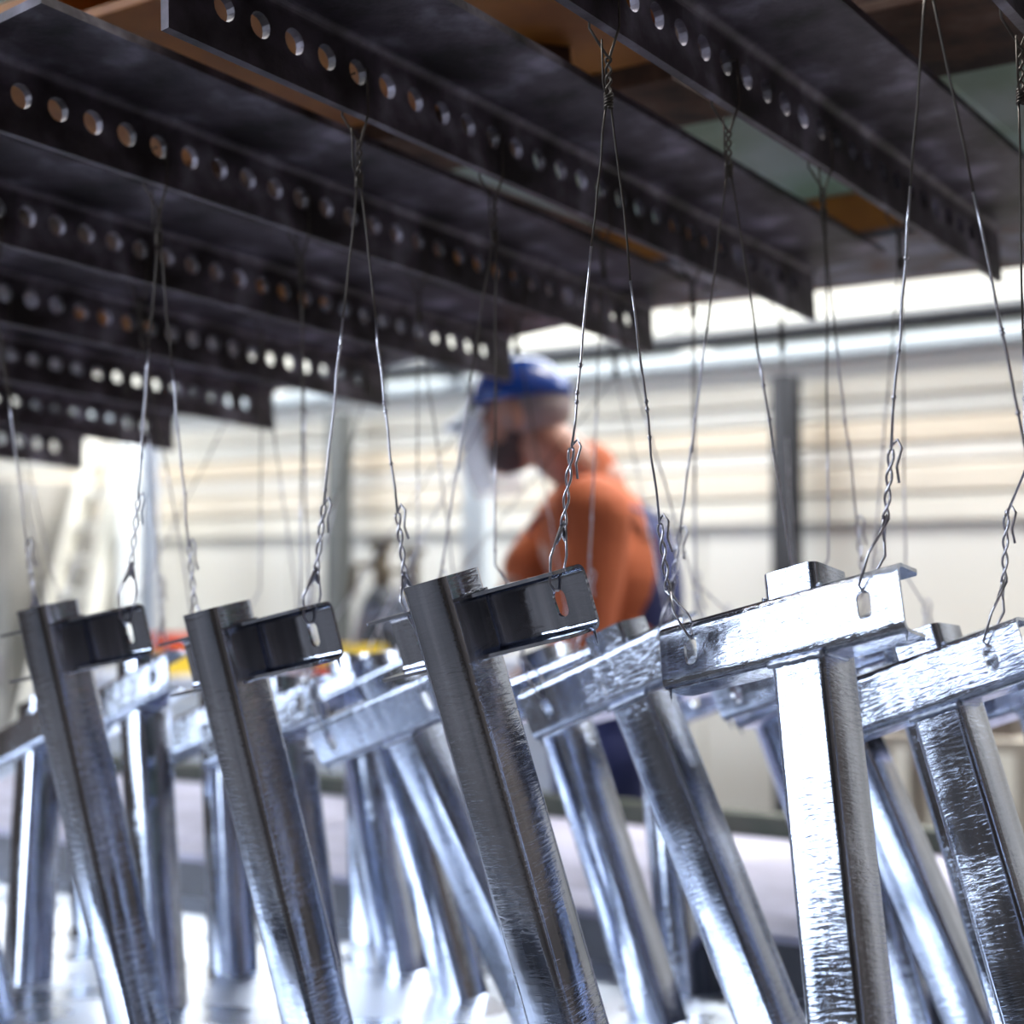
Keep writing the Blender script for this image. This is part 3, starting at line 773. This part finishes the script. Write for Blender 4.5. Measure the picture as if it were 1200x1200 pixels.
shL = wp(694, 604, -.17); shR = wp(682, 598, .17)
elL = wp(678, 760, -.20); wrL = wp(610, 800, -.14); haL = wp(585, 808, -.12)
elR = wp(622, 668, .10);  wrR = wp(560, 760, .02);  haR = wp(545, 790, .0)
hipL = pel + lef * .09; hipR = pel - lef * .09
knL = Vector((pel.x, pel.y, .50)) + lef * .09 + fac * .05; knR = Vector((pel.x, pel.y, .50)) - lef * .11 + fac * .03
anL = Vector((pel.x, pel.y, .09)) + lef * .09 - fac * .0; anR = Vector((pel.x, pel.y, .09)) - lef * .12 - fac * .03
hc = wp(611, 489)                        # centre of the head
tl = radians(13); fx = (fac * cos(tl) - UPW * sin(tl)).normalized(); uz = (UPW * cos(tl) + fac * sin(tl)).normalized(); ly = uz.cross(fx)
HM = frame(hc, fx, ly, uz)
def hp(x, y, z): return HM @ Vector((x, y, z))
# body: one continuous surface (head, neck, trunk, arms, hands, legs)
bm = bmesh.new()
R3 = HM.to_3x3().to_4x4()
ell(bm, hp(-.012, 0, .028), (.096, .075, .090), R3)
ell(bm, hp(.028, 0, -.045), (.062, .056, .066), R3)
ell(bm, hp(.060, 0, -.090), (.026, .028, .022), R3)
ell(bm, hp(.080, 0, .006), (.014, .045, .012), R3)                       # brow
loft(bm, [[hp(.080, -.008, .0), hp(.080, .008, .0), hp(.094, .004, .0), hp(.094, -.004, .0)],
          [hp(.078, -.017, -.038), hp(.078, .017, -.038), hp(.116, .007, -.034), hp(.116, -.007, -.034)]])
ell(bm, hp(.087, 0, -.058), (.010, .024, .006), R3); ell(bm, hp(.085, 0, -.069), (.010, .021, .006), R3)
for s_ in (-1, 1): ell(bm, hp(-.010, s_ * .080, -.010), (.018, .010, .032), R3)
taper(bm, [hp(-.035, 0, -.06), sh_c + UPW * .02, sh_c - UPW * .05], [.056, .062, .075])
mid = sh_c.lerp(pel, .5) - fac * .02
for p, a, b, c in ((sh_c - UPW * .10, .115, .175, .12), (mid + UPW * .09, .12, .165, .16), (mid - UPW * .08, .115, .15, .16), (pel, .12, .165, .14)):
    ell(bm, p, (a, b, c), Matrix.Rotation(atan2(fac.y, fac.x), 4, 'Z'))
def hand(bm, w, h_, curl):
    d = (h_ - w).normalized(); sd = d.cross(UPW).normalized(); nn = sd.cross(d).normalized()
    ell(bm, w + d * .045, (.045, .040, .017), frame((0, 0, 0), d, sd, nn))
    for j, (o_, l) in enumerate(((-.030, .070), (-.010, .080), (.010, .076), (.029, .060))):
        a = w + d * .082 + sd * o_; b = a + d * l * .45 - nn * curl * .3 * l; c = b + d * l * .25 - nn * curl * .6 * l
        taper(bm, [a, b, c], [.0095, .0090, .0080], 8)
    a = w + d * .030 - sd * .034; taper(bm, [a, a + d * .030 - sd * .022, a + d * .062 - sd * .018 - nn * .01], [.012, .010, .009], 8)
for sh, el_, wr, ha in ((shL, elL, wrL, haL), (shR, elR, wrR, haR)):
    taper(bm, [sh, sh.lerp(el_, .5), el_, el_.lerp(wr, .45), wr], [.060, .050, .042, .038, .027]); hand(bm, wr, ha, .8)
for hi, kn_, an in ((hipL, knL, anL), (hipR, knR, anR)):
    taper(bm, [hi, hi.lerp(kn_, .5), kn_, kn_.lerp(an, .4), an], [.090, .078, .056, .054, .040]); 
    taper(bm, [an - UPW * .03, an + fac * .10 - UPW * .05, an + fac * .17 - UPW * .055], [.042, .036, .028])
organic('body', bm, SKIN, .007, 3)
# shirt
bm = bmesh.new(); Rz = Matrix.Rotation(atan2(fac.y, fac.x), 4, 'Z')
for p, a, b, c in ((sh_c - UPW * .08, .115, .19, .11), (mid + UPW * .09, .125, .18, .17), (mid - UPW * .05, .128, .165, .15)): ell(bm, p, (a, b, c), Rz)
taper(bm, [sh_c + UPW * .045 + fac * .02, sh_c - UPW * .05], [.068, .088])
for sh, el_ in ((shL, elL), (shR, elR)): taper(bm, [sh, sh.lerp(el_, .45), sh.lerp(el_, .98)], [.083, .075, .066])
organic('shirt', bm, SHIRT, .009, 5)
# overalls: trousers, seat and back bib, slightly proud of the shirt
bm = bmesh.new()
for p, a, b, c in ((pel, .14, .185, .15), (mid - UPW * .12, .137, .176, .12)): ell(bm, p, (a, b, c), Rz)
ell(bm, mid + UPW * .05 - fac * .040 , (.105, .125, .20), Rz); ell(bm, mid + UPW * .04 + fac * .05, (.10, .12, .2), Rz)
for hi, kn_, an in ((hipL, knL, anL), (hipR, knR, anR)): taper(bm, [hi, hi.lerp(kn_, .5), kn_, kn_.lerp(an, .5), an + UPW * .03], [.108, .098, .078, .074, .068])
organic('overalls', bm, NAVY, .009, 4)
for s_ in (1, -1):
    P = [mid + UPW * .22 - fac * .13 + lef * .05 * s_, sh_c - UPW * .06 - fac * .125 + lef * .075 * s_, sh_c - UPW * .0 - fac * .06 + lef * .105 * s_, sh_c - UPW * .005 + fac * .03 + lef * .11 * s_,
         sh_c - UPW * .08 + fac * .135 + lef * .095 * s_, mid + UPW * .18 + fac * .15 + lef * .07 * s_]
    bm = bmesh.new()
    rings = []
    for i, p in enumerate(P):
        d = (P[min(i+1, 5)] - P[max(i-1, 0)]).normalized(); nn = d.cross(lef).normalized()
        rings.append([p + lef * x * .019 + nn * y * .004 - foot for x, y in ((-1, -1), (1, -1), (1, 1), (-1, 1))])
    loft(bm, rings); o = obj('strap', bm, NAVY, per); md = o.modifiers.new('s', 'SUBSURF'); md.levels = 2; md.render_levels = 2
for an in (anL, anR):
    bm = bmesh.new(); taper(bm, [an + UPW * .04, an - UPW * .02], [.055, .052]); taper(bm, [an - UPW * .035, an + fac * .10 - UPW * .045, an + fac * .18 - UPW * .05], [.050, .044, .038])
    organic('boot', bm, SHOE, .008, 3)
# hair, beard, eyes
hi_ = Matrix.Translation(-foot)
bm = bmesh.new(); ell(bm, hp(-.026, 0, .010), (.088, .079, .070), R3); organic('hair', bm, mat('short_grey_hair', (.30, .25, .25), .9), .006, 3)
bm = bmesh.new(); ell(bm, hp(.040, 0, -.068), (.056, .060, .044), R3); ell(bm, hp(.015, 0, -.045), (.035, .062, .035), R3); organic('beard', bm, BEARD, .006, 3)
for s_ in (-1, 1):
    bm = bmesh.new(); ell(bm, hp(.078, s_ * .030, -.004), (.011, .012, .010), R3); bmesh.ops.translate(bm, vec=-foot, verts=bm.verts); obj('eye', bm, mat('eye_white', (.7, .7, .7), .2), per, True)
# cap with brim
bm = bmesh.new(); rings = []
for i in range(9):
    a = pi/2 * i / 8; rings.append([hp(-.010 + .108 * cos(a) * cos(t), .086 * cos(a) * sin(t), .030 + .098 * sin(a) ** .85 + .012 * cos(a) * cos(t)) for t in [2*pi*k/32 for k in range(32)]] if i < 8 else [hp(-.010 + .004*cos(2*pi*k/32), .004*sin(2*pi*k/32), .133) for k in range(32)])
bmA = bmesh.new(); R_ = [[bmA.verts.new(p - foot) for p in r_] for r_ in rings]
for i in range(8):
    for k in range(32):
        f = bmA.faces.new((R_[i][k], R_[i][(k+1)%32], R_[i+1][(k+1)%32], R_[i+1][k]))
        ang = (k + .5) / 32 * 2 * pi
        f.material_index = 1 if (cos(ang) > .80 and 1 <= i <= 4) else 0  # highlight on the cap front painted as a white second material
bmA.faces.new(R_[8]); bm.free()
cap = obj('cap', bmA, [BLUE, GLARE], per, True); md = cap.modifiers.new('t', 'SOLIDIFY'); md.thickness = .003
bm = bmesh.new(); up_, lo_ = [], []
for i in range(5):
    rr = .0 + i / 4; row_u = []
    for k in range(13):
        t = radians(-58 + 116 * k / 12); bx = -.010 + .106 * cos(t); by = .084 * sin(t)
        ox = bx + rr * .082 * cos(t * .9) ; oy = by * (1 + .02 * rr)
        row_u.append(hp(ox, oy, .056 - .036 * rr - .35 * oy * oy / .084 * 1.2) - foot)
    up_.append(row_u)
V = [[bm.verts.new(p) for p in r_] for r_ in up_]
for i in range(4):
    for k in range(12): bm.faces.new((V[i][k], V[i][k+1], V[i+1][k+1], V[i+1][k]))
o = obj('brim', bm, GLARE, cap, True); md = o.modifiers.new('t', 'SOLIDIFY'); md.thickness = .003  # glare on the brim put into its white colour
bm = bmesh.new(); ell(bm, hp(-.010, 0, .134) - foot, (.007, .007, .004)); obj('button', bm, BLUE, cap, True)
# curved clear face shield, its glare painted as half-opaque white
SHD = bpy.data.materials.new('visor_glare'); SHD.use_nodes = True; b = SHD.node_tree.nodes['Principled BSDF']
b.inputs['Base Color'].default_value = (.88, .92, 1, 1); b.inputs['Roughness'].default_value = .25; b.inputs['Alpha'].default_value = .42
bm = bmesh.new(); V = []
for i in range(7):
    z = .020 - .165 * i / 6; V.append([bm.verts.new(hp(.020 + (.112 + .012 * sin(i/6*pi)) * cos(radians(t)), .105 * sin(radians(t)), z) - foot) for t in range(-72, 73, 12)])
for i in range(6):
    for k in range(12): bm.faces.new((V[i][k], V[i][k+1], V[i+1][k+1], V[i+1][k]))
o = obj('face_shield', bm, SHD, per, True); md = o.modifiers.new('t', 'SOLIDIFY'); md.thickness = .0015
tag(o, 'clear curved face shield glaring white')
